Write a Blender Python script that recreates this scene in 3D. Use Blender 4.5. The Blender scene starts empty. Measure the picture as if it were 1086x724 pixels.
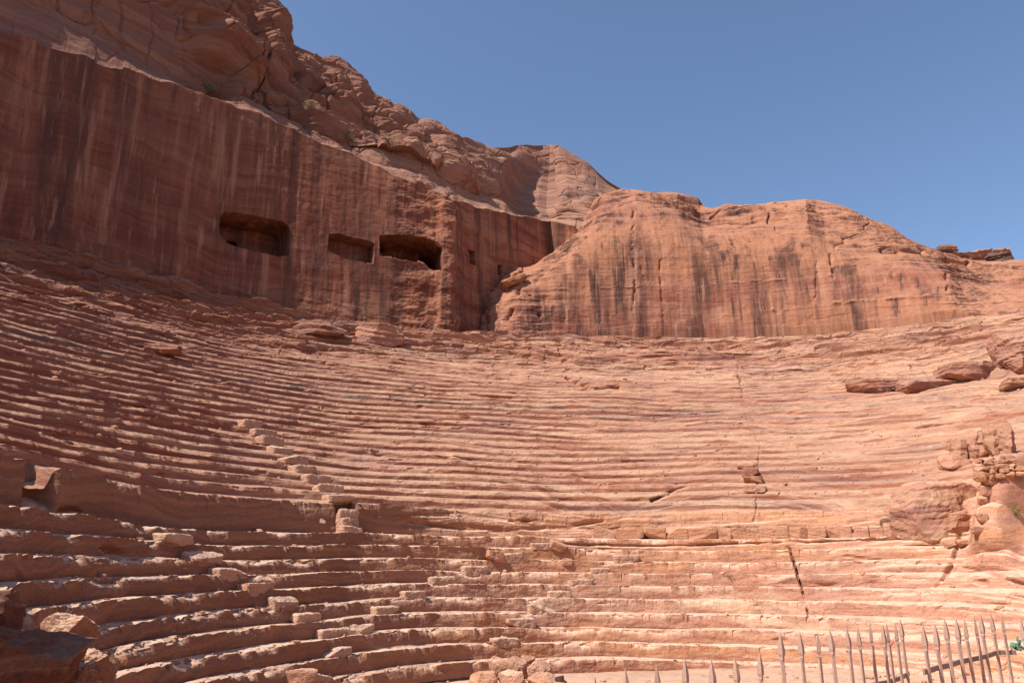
import bpy, bmesh, math, random
import numpy as np
from math import radians, sin, cos, tan, pi, atan2, hypot
from mathutils import Vector

random.seed(7)
S = bpy.context.scene
COL = S.collection
EYE = 2.6                      # camera height above the orchestra floor
F = 815.0                      # focal length in units of the 1086-wide frame
PITCH = radians(16.6)
CP, SP = cos(PITCH), sin(PITCH)
CX, CY = 5.0, 19.0             # centre of the theatre in plan
f32 = np.float32

# ------------------------------------------------------------------ survey helpers (a sight line -> azimuth and slope)
def sight(px, py):
    u = (np.asarray(px, float) - 543) / F
    v = (362 - np.asarray(py, float)) / F
    Y = CP - SP * v
    return u / Y, (SP + CP * v) / Y          # X/Y , Z/Y
def unsight(a, t):
    v = (t * CP - SP) / (CP + t * SP)
    Y = CP - SP * v
    return 543 + F * a * Y, 362 - F * v
def at_depth(px, py, Y):
    a, t = sight(px, py)
    return Vector((float(a) * Y, Y, EYE + float(t) * Y))
def at_height(px, py, z):
    a, t = sight(px, py)
    Y = (z - EYE) / float(t)
    return Vector((float(a) * Y, Y, z))
def project(x, y, z):
    return unsight(x / y, (z - EYE) / y)
def circ_depth(a, R):
    A = a * a + 1
    B = -2 * (a * CX + CY)
    Cc = CX * CX + CY * CY - R * R
    return (-B + np.sqrt(np.maximum(B * B - 4 * A * Cc, 0))) / (2 * A)

# ------------------------------------------------------------------ noise
_G = np.array([[1,1,0],[-1,1,0],[1,-1,0],[-1,-1,0],[1,0,1],[-1,0,1],[1,0,-1],[-1,0,-1],
               [0,1,1],[0,-1,1],[0,1,-1],[0,-1,-1],[1,1,0],[-1,1,0],[0,-1,1],[0,-1,-1]], f32)
def _hash(ix, iy, iz, seed):
    with np.errstate(over='ignore'):
        h = (ix.astype(np.uint32) * np.uint32(374761393) + iy.astype(np.uint32) * np.uint32(668265263)
             + iz.astype(np.uint32) * np.uint32(2147483647 - 98) + np.uint32((seed * 974711 + 12345) & 0xffffffff))
        h = (h ^ (h >> np.uint32(13))) * np.uint32(1274126177)
        h = h ^ (h >> np.uint32(16))
        h = h * np.uint32(2246822519)
        return h ^ (h >> np.uint32(15))
def pn(x, y, z, seed=0):
    x, y, z = np.broadcast_arrays(np.asarray(x, f32), np.asarray(y, f32), np.asarray(z, f32))
    ix, iy, iz = np.floor(x).astype(np.int32), np.floor(y).astype(np.int32), np.floor(z).astype(np.int32)
    fx, fy, fz = x - ix, y - iy, z - iz
    ux, uy, uz = [q * q * q * (q * (q * 6 - 15) + 10) for q in (fx, fy, fz)]
    def g(dx, dy, dz):
        G = _G[_hash(ix + dx, iy + dy, iz + dz, seed) & np.uint32(15)]
        return G[..., 0] * (fx - dx) + G[..., 1] * (fy - dy) + G[..., 2] * (fz - dz)
    a = g(0,0,0) * (1 - ux) + g(1,0,0) * ux
    b = g(0,1,0) * (1 - ux) + g(1,1,0) * ux
    c = g(0,0,1) * (1 - ux) + g(1,0,1) * ux
    d = g(0,1,1) * (1 - ux) + g(1,1,1) * ux
    a = a * (1 - uy) + b * uy
    c = c * (1 - uy) + d * uy
    return a * (1 - uz) + c * uz
def fbm(x, y, z, oct=4, seed=0, gain=.5):
    t, amp, tot = 0, 1.0, 0
    for o in range(oct):
        k = 2.03 ** o
        t = t + amp * pn(x * k, y * k, z * k, seed + o * 17)
        tot += amp
        amp *= gain
    return t / tot * 1.6
def ridged(x, y, z, oct=4, seed=0):
    t, amp = 0, 1.0
    for o in range(oct):
        k = 2.1 ** o
        t = t + amp * (1 - np.abs(pn(x * k, y * k, z * k, seed + o * 31)) * 2)
        amp *= .5
    return t / 1.9
def cells(x, y, z, seed=0):
    """a constant random number per warped box: broken blocks"""
    ix, iy, iz = np.floor(x).astype(np.int32), np.floor(y).astype(np.int32), np.floor(z).astype(np.int32)
    return _hash(ix, iy, iz, seed).astype(f32) / f32(4294967295.0) - .5
def smooth(a, b, x):
    t = np.clip((x - a) / (b - a), 0, 1)
    return t * t * (3 - 2 * t)
def ledges(x, y, z, seed=0, bed=.8):
    """hard and soft beds: value in about -1..1 that changes mostly with height"""
    w = z + .5 * fbm(x * .06, y * .06, z * .06, 2, seed + 3) * 2 + .12 * fbm(x * .5, y * .5, z * .5, 2, seed + 5)
    n = pn(x * .05, y * .05, w / bed, seed) + .6 * pn(x * .11, y * .11, w / bed * 2.6, seed + 1) + .35 * pn(x * .3, y * .3, w / bed * 6, seed + 2)
    return np.clip(n * 2.0, -1, 1)

# ------------------------------------------------------------------ objects
def tag(o, label=None, cat=None, group=None, kind=None):
    if label: o['label'] = label
    if cat: o['category'] = cat
    if group: o['group'] = group
    if kind: o['kind'] = kind
    return o
def empty(name, loc=(0, 0, 0), rz=0):
    o = bpy.data.objects.new(name, None)
    o.location = loc
    o.rotation_euler = (0, 0, rz)
    o.empty_display_size = .3
    COL.objects.link(o)
    return o
def link(name, me, mats, parent=None):
    o = bpy.data.objects.new(name, me)
    COL.objects.link(o)
    for m in (mats if isinstance(mats, (list, tuple)) else [mats]):
        me.materials.append(m)
    if parent: o.parent = parent
    return o
def mesh_np(name, V, Q, flat=True):
    """mesh from vertex array and quad index array, unused vertices dropped"""
    V = np.asarray(V, f32).reshape(-1, 3)
    Q = np.asarray(Q, np.int64).reshape(-1, np.asarray(Q).shape[-1])
    used, inv = np.unique(Q.ravel(), return_inverse=True)
    V, Q = V[used], inv.reshape(Q.shape).astype(np.int32)
    me = bpy.data.meshes.new(name)
    me.vertices.add(len(V)); me.vertices.foreach_set('co', V.ravel())
    me.loops.add(Q.size); me.loops.foreach_set('vertex_index', Q.ravel())
    me.polygons.add(len(Q))
    me.polygons.foreach_set('loop_start', np.arange(0, Q.size, Q.shape[1], dtype=np.int32))
    me.polygons.foreach_set('loop_total', np.full(len(Q), Q.shape[1], np.int32))
    me.polygons.foreach_set('use_smooth', np.full(len(Q), not flat))
    me.update(calc_edges=True)
    me.validate()
    return me
def grid_quads(ni, nj):
    i, j = np.meshgrid(np.arange(ni - 1), np.arange(nj - 1), indexing='ij')
    a = (i * nj + j)
    return np.stack([a, a + nj, a + nj + 1, a + 1], -1)       # (ni-1, nj-1, 4)
def bm_obj(name, bm, mat, parent=None, smooth_=False):
    me = bpy.data.meshes.new(name)
    bm.normal_update()
    bm.to_mesh(me); bm.free()
    for p in me.polygons: p.use_smooth = smooth_
    return link(name, me, mat, parent)

# ------------------------------------------------------------------ materials
class NT:
    def __init__(s, m):
        m.use_nodes = True
        s.t = m.node_tree; s.t.nodes.clear()
    def n(s, typ, **kw):
        nd = s.t.nodes.new(typ)
        for k, v in kw.items():
            if k in ('data_type', 'blend_type', 'operation', 'noise_dimensions', 'feature', 'clamp', 'interpolation_type', 'noise_type', 'distance', 'invert'):
                setattr(nd, k, v)
        return nd
    def l(s, a, b): s.t.links.new(a, b)
    def math(s, op, a, b=None, clamp=False):
        nd = s.t.nodes.new('ShaderNodeMath'); nd.operation = op; nd.use_clamp = clamp
        for i, q in enumerate((a, b)):
            if q is None: continue
            if isinstance(q, (int, float)): nd.inputs[i].default_value = q
            else: s.l(q, nd.inputs[i])
        return nd.outputs[0]
    def rng(s, v, a, b, c=0.0, d=1.0, smooth_=True):
        nd = s.t.nodes.new('ShaderNodeMapRange')
        nd.interpolation_type = 'SMOOTHSTEP' if smooth_ else 'LINEAR'
        s.l(v, nd.inputs[0])
        for i, q in enumerate((a, b, c, d)): nd.inputs[i + 1].default_value = q
        return nd.outputs[0]
    def noise(s, vec, scale, detail=4, rough=.55, dist=0.0):
        nd = s.t.nodes.new('ShaderNodeTexNoise')
        nd.inputs['Scale'].default_value = scale
        nd.inputs['Detail'].default_value = detail
        nd.inputs['Roughness'].default_value = rough
        nd.inputs['Distortion'].default_value = dist
        s.l(vec, nd.inputs['Vector'])
        return nd.outputs['Fac']
    def scaled(s, vec, sx, sy, sz, off=(0, 0, 0)):
        nd = s.t.nodes.new('ShaderNodeMapping')
        nd.inputs['Scale'].default_value = (sx, sy, sz)
        nd.inputs['Location'].default_value = off
        s.l(vec, nd.inputs['Vector'])
        return nd.outputs[0]
    def ramp(s, v, stops):
        nd = s.t.nodes.new('ShaderNodeValToRGB')
        el = nd.color_ramp.elements
        el[0].position, el[0].color = stops[0][0], (*stops[0][1], 1)
        el[1].position, el[1].color = stops[-1][0], (*stops[-1][1], 1)
        for p, c in stops[1:-1]:
            e = el.new(p); e.color = (*c, 1)
        s.l(v, nd.inputs[0])
        return nd.outputs[0]
    def mix(s, fac, a, b, mode='MIX'):
        nd = s.t.nodes.new('ShaderNodeMix'); nd.data_type = 'RGBA'; nd.blend_type = mode
        if isinstance(fac, (int, float)): nd.inputs[0].default_value = fac
        else: s.l(fac, nd.inputs[0])
        for k, q in ((6, a), (7, b)):
            if isinstance(q, tuple): nd.inputs[k].default_value = (*q, 1)
            else: s.l(q, nd.inputs[k])
        return nd.outputs[2]

RED, DRED = (.30, .105, .06), (.20, .065, .045)
TAN, ORANGE = (.47, .245, .155), (.47, .215, .11)
PINK, CREAM = (.42, .19, .125), (.56, .35, .225)
MAUVE, GREY = (.27, .15, .125), (.25, .175, .15)

def sandstone(name, beds, bed_scale=.55, streak=0.0, dust=.5, grain=1.0, dustcol=(.50, .30, .195), bump=.5, tint=None, tone=1.0, patch=.35, west=0.0, lams=1.0, bandz=None, wr=(-22.0, 0.0), wshade_col=((.155, .052, .038), (.24, .085, .052))):
    m = bpy.data.materials.new(name)
    t = NT(m)
    geo = t.n('ShaderNodeNewGeometry')
    P = geo.outputs['Position']
    sep = t.n('ShaderNodeSeparateXYZ'); t.l(P, sep.inputs[0])
    # warped height -> beds of different sandstone
    warp = t.math('MULTIPLY', t.math('SUBTRACT', t.noise(P, .07, 3, .5), .5), 5.0)
    warp2 = t.math('MULTIPLY', t.math('SUBTRACT', t.noise(P, .45, 3, .6), .5), .9)
    zz = t.math('ADD', t.math('ADD', sep.outputs[2], warp), warp2)
    cmb = t.n('ShaderNodeCombineXYZ')
    t.l(t.math('MULTIPLY', sep.outputs[0], .035), cmb.inputs[0])
    t.l(t.math('MULTIPLY', sep.outputs[1], .035), cmb.inputs[1])
    t.l(t.math('MULTIPLY', zz, bed_scale), cmb.inputs[2])
    V = cmb.outputs[0]
    b1 = t.noise(V, 1.0, 5, .62)
    col = t.ramp(t.rng(b1, .33, .67, 0, 1, False), beds)
    # fine laminae
    lam = t.noise(t.scaled(V, 3, 3, 9, (7, 3, 1)), 1.0, 4, .6)
    col = t.mix(t.rng(lam, .48, .72, 0, .55 * lams), col, CREAM)
    lam2 = t.noise(t.scaled(V, 4, 4, 6, (17, 33, 5)), 1.0, 4, .6)
    col = t.mix(t.rng(lam2, .52, .75, 0, .6 * lams), col, DRED)
    # broad patches of weathering
    pt = t.noise(P, .16, 5, .62, .5)
    col = t.mix(t.rng(pt, .45, .7, 0, patch), col, tint or MAUVE)
    pt2 = t.noise(t.scaled(P, 1, 1, 1, (40, 11, 3)), .35, 5, .65, .3)
    col = t.mix(t.rng(pt2, .55, .75, 0, .35), col, ORANGE)
    if west:
        # redder stone on the west flank, its colour darkened to deepen the shade there
        wx = t.rng(t.math('ADD', sep.outputs[0], t.math('MULTIPLY', t.math('SUBTRACT', pt, .5), 14.0)), wr[0], wr[1], west, 0.0)
        col = t.mix(wx, col, t.mix(t.rng(lam, .4, .65), *wshade_col))
    if streak:
        sv = t.scaled(P, 1.0, 1.0, .045)
        nf = t.n('ShaderNodeSeparateXYZ'); t.l(geo.outputs['True Normal'], nf.inputs[0])
        streak = t.math('MULTIPLY', t.rng(nf.outputs[2], .75, .30), t.rng(t.noise(t.scaled(P, 1, 1, .35), .14, 4, .6), .30, .55, streak * .45, streak * 1.1))
        s1 = t.noise(sv, 1.1, 5, .62)
        s2 = t.noise(t.scaled(P, 1.0, 1.0, .03, (9, 4, 2)), .55, 4, .6)
        s3 = t.noise(t.scaled(P, 1.0, 1.0, .06, (31, 14, 2)), 2.6, 3, .6)
        col = t.mix(t.math('MULTIPLY', t.rng(s2, .42, .66), t.math('MULTIPLY', streak, .75)), col, (.13, .06, .045))
        col = t.mix(t.math('MULTIPLY', t.rng(s1, .52, .68), t.math('MULTIPLY', streak, .8)), col, (.11, .055, .043))
        col = t.mix(t.math('MULTIPLY', t.rng(s1, .47, .32), t.math('MULTIPLY', streak, .55)), col, (.52, .27, .17))
        col = t.mix(t.math('MULTIPLY', t.rng(s3, .56, .74), t.math('MULTIPLY', streak, .6)), col, (.48, .27, .18))
    if bandz:
        # one thin gritty dark bed runs round the bank
        bz = t.math('ABSOLUTE', t.math('SUBTRACT', t.math('ADD', sep.outputs[2], t.math('MULTIPLY', warp2, .8)), bandz))
        bm_ = t.math('MULTIPLY', t.rng(bz, .45, .15), t.rng(t.noise(P, .5, 5, .7), .42, .62))
        col = t.mix(t.math('MULTIPLY', bm_, .8), col, (.15, .105, .085))
    # dust and scuffed stone on flat faces
    nz = t.n('ShaderNodeSeparateXYZ'); t.l(geo.outputs['Normal'], nz.inputs[0])
    dn = t.noise(P, 1.3, 4, .6)
    d = t.math('MULTIPLY', t.rng(nz.outputs[2], .55, .9), t.rng(dn, .25, .6, .35, 1.0))
    col = t.mix(t.math('MULTIPLY', d, dust), col, dustcol)
    # small dark lichen / varnish spots and grain
    sp = t.noise(P, 5.5, 5, .7)
    col = t.mix(t.rng(sp, .58, .72, 0, .5), col, (.13, .075, .055))
    sp2 = t.noise(t.scaled(P, 1, 1, 2.2, (3, 8, 1)), 2.1, 6, .7)
    col = t.mix(t.rng(sp2, .50, .72, 0, .45), col, (.17, .10, .08))
    g = t.noise(P, 26, 4, .7)
    col = t.mix(.5 * grain, col, t.ramp(g, [(.3, (.25, .25, .25)), (.7, (.78, .78, .78))]), 'OVERLAY')
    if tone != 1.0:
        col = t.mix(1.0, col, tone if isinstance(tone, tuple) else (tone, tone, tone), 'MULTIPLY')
    bs = t.n('ShaderNodeBsdfPrincipled')
    t.l(col, bs.inputs['Base Color'])
    bs.inputs['Roughness'].default_value = .93
    bs.inputs['Specular IOR Level'].default_value = .12
    # relief: laminae, pits, grain
    h = t.math('ADD', t.math('MULTIPLY', lam, .10 * lams), t.math('MULTIPLY', t.noise(P, 3.2, 8, .68), .16))
    h = t.math('ADD', h, t.math('MULTIPLY', t.noise(t.scaled(P, 1, 1, 3.5), 2.2, 6, .65), .14))
    bp = t.n('ShaderNodeBump')
    bp.inputs['Strength'].default_value = bump
    bp.inputs['Distance'].default_value = 1.0
    t.l(h, bp.inputs['Height'])
    t.l(bp.outputs[0], bs.inputs['Normal'])
    out = t.n('ShaderNodeOutputMaterial')
    t.l(bs.outputs[0], out.inputs[0])
    return m

BEDS_SEAT = [(0, MAUVE), (.16, PINK), (.3, RED), (.4, TAN), (.52, PINK), (.62, CREAM), (.7, TAN), (.8, RED), (.9, MAUVE), (1, CREAM)]
BEDS_LOW = [(0, RED), (.2, TAN), (.42, ORANGE), (.6, TAN), (.78, PINK), (1, CREAM)]
BEDS_CLIFF = [(0, DRED), (.25, RED), (.45, PINK), (.6, RED), (.75, TAN), (1, PINK)]
BEDS_CAP = [(0, MAUVE), (.3, (.37, .18, .125)), (.5, (.32, .14, .095)), (.7, (.41, .215, .145)), (1, PINK)]
M = {
    'seat': sandstone('banded_sandstone', BEDS_SEAT, .85, dust=.55, west=.7, lams=1.05, bump=.28, bandz=13.0, dustcol=(.52, .325, .22), tone=(.86, .825, .80), patch=.5, tint=(.26, .135, .115)),
    'low': sandstone('tan_sandstone', BEDS_LOW, .6, dust=.9, patch=.3, west=.85, wr=(-9.0, 7.0), wshade_col=((.17, .078, .05), (.25, .12, .075)), lams=.6, bump=.32, dustcol=(.60, .40, .29)),  # west mix darkens the lower left seats to deepen their shade
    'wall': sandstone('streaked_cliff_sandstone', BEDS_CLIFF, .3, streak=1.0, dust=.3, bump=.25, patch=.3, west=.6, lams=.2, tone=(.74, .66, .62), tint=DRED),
    'rightwall': sandstone('tan_cliff_sandstone', [(0, RED), (.25, PINK), (.5, (.46, .21, .115)), (.75, (.42, .19, .11)), (1, TAN)], .2, streak=1.25, dust=.35, bump=.28, patch=.2, lams=.2, tone=(.83, .785, .775), tint=(.38, .16, .10)),
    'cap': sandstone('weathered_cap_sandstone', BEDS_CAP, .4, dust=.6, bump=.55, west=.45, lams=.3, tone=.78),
    'rightcap': sandstone('pale_cap_sandstone', [(0, RED), (.3, PINK), (.6, TAN), (1, PINK)], .4, dust=.4, bump=.45, patch=.25, lams=.5, tone=.88),
    'boulder': sandstone('boulder_sandstone', BEDS_CAP, .9, dust=.5, bump=.6),
    'dark': sandstone('varnished_sandstone', [(0, GREY), (.5, MAUVE), (1, DRED)], .7, dust=.25, bump=.7, tone=.55),
    'step': sandstone('pale_step_sandstone', [(0, TAN), (.5, (.50, .29, .20)), (1, CREAM)], .6, dust=.9, bump=.4, patch=.15, lams=.5, dustcol=(.60, .41, .30), tone=.86),  # paler sandstone for the stair steps
    'cornershade': sandstone('shade_dark_sandstone', [(0, DRED), (.5, RED), (1, MAUVE)], .7, dust=.25, bump=.5, tone=.5),  # darkened stone: shade of the lower left corner put into the colour
    'block': sandstone('masonry_sandstone', BEDS_LOW, .9, dust=.5, bump=.5, tone=1.0, patch=.2),
    'ground': sandstone('sandy_ground', [(0, TAN), (.5, (.46, .28, .19)), (1, CREAM)], .05, dust=.7, bump=.25, patch=.1, dustcol=(.50, .32, .22)),
}
def plain(name, c, rough=.7, metal=0.0, var=.3):
    m = bpy.data.materials.new(name)
    t = NT(m)
    geo = t.n('ShaderNodeTexCoord')
    n1 = t.noise(geo.outputs['Object'], 14, 6, .7)
    n2 = t.noise(geo.outputs['Object'], 60, 4, .7)
    col = t.mix(t.rng(n1, .4, .7, 0, var), c, tuple(q * .45 for q in c))
    col = t.mix(t.rng(n2, .5, .75, 0, var), col, tuple(min(1, q * 1.5) for q in c))
    bs = t.n('ShaderNodeBsdfPrincipled')
    t.l(col, bs.inputs['Base Color'])
    bs.inputs['Roughness'].default_value = rough
    bs.inputs['Metallic'].default_value = metal
    bp = t.n('ShaderNodeBump'); bp.inputs['Strength'].default_value = .25; bp.inputs['Distance'].default_value = .01
    t.l(n1, bp.inputs['Height']); t.l(bp.outputs[0], bs.inputs['Normal'])
    out = t.n('ShaderNodeOutputMaterial'); t.l(bs.outputs[0], out.inputs[0])
    return m
M['iron'] = plain('dusty_painted_iron', (.44, .275, .21), .8, .0, .4)
M['darkiron'] = plain('dark_rail_iron', (.26, .165, .13), .7, .0, .4)
M['ribbon'] = plain('green_plastic', (.12, .26, .17), .45, 0, .2)
M['leaf'] = plain('desert_shrub_leaf', (.16, .16, .06), .7, 0, .4)
M['dryleaf'] = plain('dry_shrub_leaf', (.19, .15, .07), .8, 0, .4)
M['stem'] = plain('shrub_stem', (.16, .11, .07), .9, 0, .3)

# ------------------------------------------------------------------ the tiered seating
def seat_table():
    rows = []                                  # (r, z, rise, tread, zone)
    rows.append((11.7, -1.0, .5, .5, 'low')); rows.append((12.2, -.5, .5, .5, 'low'))
    for k in range(8): rows.append((12.7 + .5 * k, .5 * k, .5, .5 if k < 7 else 1.1, 'low'))
    rows.append((17.3, 4.0, 1.3, .9, 'wall'))
    r, z = 18.2, 5.3
    for k in range(34):
        td = .95 if k < 10 else .72
        rows.append((r, z, .5, td, 'up'))
        r += td; z += .5
    return rows, r, z
ROWS, R_TOP, Z_TOP = seat_table()

def theta_at(px, py, z):
    p = at_height(px, py, z)
    return math.degrees(atan2(p.y - CY, p.x - CX))

CRACKS = [([(836, 578), (846, 612), (857, 652)], 1.0, .42), ([(990, 634), (996, 618), (1008, 600)], 2.0, .7), ([(782, 388), (788, 420)], 1.1, .3),
          ([(560, 576), (700, 579), (900, 573), (1030, 567)], 1.2, .22), ([(1018, 562), (1012, 590)], 1.8, .6), ([(602, 400), (628, 412), (655, 410)], 1.8, .6),
          ([(470, 416), (520, 420), (560, 424)], 1.2, .25), ([(880, 402), (920, 408), (960, 400)], 1.8, .7), ([(690, 530), (730, 515)], 1.4, .4),
          ([(430, 552), (500, 562), (590, 560), (640, 552)], 1.8, .22), ([(790, 440), (806, 470), (800, 552)], 1.0, .10), ([(1016, 600), (1086, 618)], 1.4, .3), ([(420, 470), (500, 488)], 1.0, .15)]
def seg_dist(px, py, pts, closed=False):
    best = np.full(px.shape, 1e9); bx = px.copy(); by = py.copy()
    n = len(pts)
    for i in range(n if closed else n - 1):
        x0, y0 = pts[i]; x1, y1 = pts[(i + 1) % n]
        dx, dy = x1 - x0, y1 - y0
        u = np.clip(((px - x0) * dx + (py - y0) * dy) / (dx * dx + dy * dy + 1e-9), 0, 1)
        qx, qy = x0 + u * dx, y0 + u * dy
        d = np.hypot(px - qx, py - qy)
        m = d < best
        best = np.where(m, d, best); bx = np.where(m, qx, bx); by = np.where(m, qy, by)
    return best, bx, by
NTH = 1500
TH0, TH1 = 12.0, 214.0
th_deg = np.linspace(TH0, TH1, NTH)
th = np.radians(th_deg)
cth, sth = np.cos(th)[:, None], np.sin(th)[:, None]

def open_up(T, w):
    return 1 + .17 * smooth(102, 38, T) * w
def build_theatre():
    root = empty('rock_cut_theatre', (CX, CY, 0))
    tag(root, 'curved banks of worn rock-cut sandstone seats filling the hollow below the cliffs', 'amphitheatre')
    prof_r, prof_z, ero_r, ero_z, dirx, dirz, rowid, kindv = [], [], [], [], [], [], [], []
    spans = []
    for k, (r, z, h, td, zone) in enumerate(ROWS):
        nr = 22 if zone == 'wall' else (9 if zone == 'low' else 7)
        nt = 7 if zone == 'low' else 5
        us = list(np.linspace(0, 1, nr))
        start = len(prof_r)
        tot = nr + nt
        for q, u in enumerate(us):
            prof_r.append(r); prof_z.append(z + h * u); kindv.append(u)
            rowid.append(k); a = .25 * pi * max(0, (u - .7) / .3); dirx.append(cos(a)); dirz.append(sin(a))
        for q in range(1, nt):
            v = q / nt
            prof_r.append(r + td * v); prof_z.append(z + h); kindv.append(1 + v)
            rowid.append(k); dirx.append(.3 * (v > .8)); dirz.append(1)
        for q in range(tot - 1 + 0):
            w = q / (tot - 1)
            ero_r.append(r + td * w); ero_z.append(z + h * w)
        spans.append((start, len(prof_r)))
    prof_r.append(R_TOP); prof_z.append(Z_TOP); ero_r.append(R_TOP); ero_z.append(Z_TOP); dirx.append(.7); dirz.append(.7); rowid.append(len(ROWS) - 1); kindv.append(2)
    A = lambda q: np.array(q, float)[None, :]
    pr, pz, er, ez, dx, dz, rid, kv = map(A, (prof_r, prof_z, ero_r, ero_z, dirx, dirz, rowid, kindv))
    T = th_deg[:, None]
    opn = open_up(T, smooth(11, 30, rid + np.where(kv > 1, kv - 1, 0)))
    pr = pr * opn; er = er * opn
    # --- broad waviness of whole rows
    sx, sy = CX + pr * cth, CY + pr * sth
    wav_r = .30 * fbm(sx * .12, sy * .12, rid * .15, 2, 11) + .09 * fbm(sx * .35, sy * .35, rid * .9, 2, 12)
    wav_z = .22 * fbm(sx * .07, sy * .07, rid * .1, 2, 13) + .04 * fbm(sx * .3, sy * .3, rid * .7, 2, 14)
    tscale = np.where(rid < 10, 1.25, .9)
    # --- worn lips: the edge draws back and sinks
    lipn = fbm(sx * .55, sy * .55, rid * 3.1, 4, 21)
    lipf = fbm(sx * 2.2, sy * 2.2, rid * 5.1, 3, 22)
    wear = np.clip(.10 + .55 * lipn + .25 * lipf, 0, .8) * tscale
    near_lip = np.where(kv <= 1, kv ** 3, np.clip(1 - (kv - 1) * 1.8, 0, 1))
    up = rid > 10
    wear = np.where(up, np.clip(.34 - .10 * smooth(118, 150, T) + .38 * lipn + .14 * lipf, .06, 1.0), wear)
    arc = np.radians(T) * pr
    chip = cells(arc / (.9 + .5 * (rid % 3)) + .4 * lipf, rid + 0 * arc, 0 * arc, 91)
    chip2 = cells(arc / .37 + rid * .7 + .3 * lipf, rid + 0 * arc, 0 * arc, 92)
    wear = wear + .55 * np.clip(chip - .22, 0, 1) / .28 * np.where(up, .8, .6) + .22 * np.clip(chip2 - .3, 0, 1) / .2
    # upper treads have weathered to a slope and their lips to a chamfer
    R = pr + wav_r + wear * np.where(up, .42, .34) * np.where(kv <= 1, np.where(up, np.clip((kv - .55) / .45, 0, 1) ** 1.3, kv ** 2.5), np.clip(1 - (kv - 1), 0, 1))
    Z = pz + wav_z - wear * np.where(up, .16, .20) * near_lip
    Z = Z + np.where(up & (kv >= 1), (.12 - .06 * smooth(115, 150, T)) * (kv - 1.35), 0) - np.where(up & (kv < 1), .045 * kv, 0) + np.where(up & (kv < .999), .085 * (1 - kv), 0)
    # --- how far each place has weathered back to bare bedrock
    e = .0 + .40 * smooth(72, 45, T) + .30 * smooth(48, 30, T)
    e = e + .50 * smooth(27.5, 34, rid) * smooth(150, 120, T) + .30 * smooth(33, 41, rid)
    e = e + .20 * smooth(14, 24, rid) * smooth(110, 60, T)
    en = fbm(sx * .09, sy * .09, pz * .45, 4, 31)
    en2 = fbm(sx * .3, sy * .3, pz * .8, 3, 33)
    e = e + .22 * smooth(19, 26, rid) * smooth(118, 100, T)
    e = e + np.where(rid > 10, np.where(rid < 27, .40, .5), .42) * en + .15 * en2
    e = e * np.where(rid < 10, smooth(75, 40, T) * .8 + .12, 1)
    e = np.where(rid == 10, smooth(128, 112, T + 5 * en2) * .48 + .05, e)
    crag = smooth(30, 35, rid) * smooth(112, 132, T)
    e = np.clip(e + .5 * crag, 0, 1)
    R = R * (1 - e) + (er + wav_r) * e
    Z = Z * (1 - e) + (ez + wav_z) * e
    DX = dx * (1 - e) + .62 * e
    DZ = dz * (1 - e) + .78 * e
    X, Y = CX + R * cth, CY + R * sth
    # --- bed ledges, broken blocks, fine roughness
    L = ledges(X, Y, Z, 41, .75)
    wpx, wpy = X + .5 * fbm(X * .6, Y * .6, Z * .6, 2, 51), Y + .5 * fbm(X * .6, Y * .6, Z * .6, 2, 52)
    B = cells(wpx / 1.3, wpy / 1.3, (Z + .2 * fbm(X * .3, Y * .3, Z, 2, 53)) / .33, 54)
    B2 = cells(wpx / .45 + 9, wpy / .45, Z / .17 + .4 * L, 55)
    fine = fbm(X * 1.6, Y * 1.6, Z * 3.0, 4, 61, .6)
    mid = fbm(X * .5, Y * .5, Z * .9, 3, 62)
    damp = np.where(rid < 11, .8, 1.0)
    topz = smooth(34, 40, rid)
    east = smooth(115, 80, T)
    D = (.02 + .16 * e + .35 * topz) * L + (.02 + .10 * e + .10 * topz) * B * (.4 + e) * damp + .035 * B2 * (.4 + e) + (.045 - .018 * (rid > 10)) * fine + (.03 + .17 * e) * mid
    D = D * (1 - .25 * east)
    D = D * np.where((kv > 1.15) & (kv < 1.9), .55 + .45 * e, 1)
    D = D + crag * (.55 * ledges(X, Y, Z, 45, 1.7) + .22 * cells(wpx / 2.6, wpy / 2.6, Z / .8, 56))
    # a soft bed weathers into hollows
    holes = np.clip(fbm(X * .45, Y * .45, Z * 1.6, 3, 71) - .55, 0, 1) * (.5 + e) * 1.4 * (1 - .6 * east)
    D = D - holes
    # cut gap in the barrier wall with a stair behind it
    gap = np.where(rid == 10, np.exp(-((T - theta_at(57, 520, 4.6)) / 1.9) ** 6), 0) + np.where(rid == 10, np.exp(-((T - theta_at(336, 553, 4.6)) / 1.35) ** 6), 0)
    D = D - .8 * gap * smooth(-.1, .5, kv)
    PXt, PYt = project(X, Y, Z)
    wob = 2.0 * fbm(X * 1.2, Y * 1.2, Z * 1.2, 2, 81)
    D = D + 1.5 * np.exp(-(((PXt - 1068 + .25 * (PYt - 540)) / 24) ** 4 + ((PYt - 540) / 52) ** 4)) + .5 * np.exp(-(((PXt - 1075) / 40) ** 2 + ((PYt - 372) / 14) ** 2))
    crk = np.clip(.55 + 1.4 * fbm(X * .55, Y * .55, Z * .9, 3, 83), .05, 1.1)
    for pts, w, dp in CRACKS:
        dd, _, _ = seg_dist(PXt + wob, PYt + wob * .5, pts)
        D = D - dp * np.exp(-(dd / w) ** 2) * crk
    Rd = -D * DX
    X2, Y2, Z2 = X + Rd * cth, Y + Rd * sth, Z + D * DZ * .8
    # west end breaks down to the floor
    endt = smooth(198 + 4 * en, 211 + 4 * en, T)
    Z2 = Z2 * (1 - .9 * endt)
    V = np.stack([X2, Y2, Z2], -1)
    V = V - np.array([CX, CY, 0])
    nj = V.shape[1]
    Qs = grid_quads(NTH, nj)[:, :, ::-1]
    px_t = None
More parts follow.
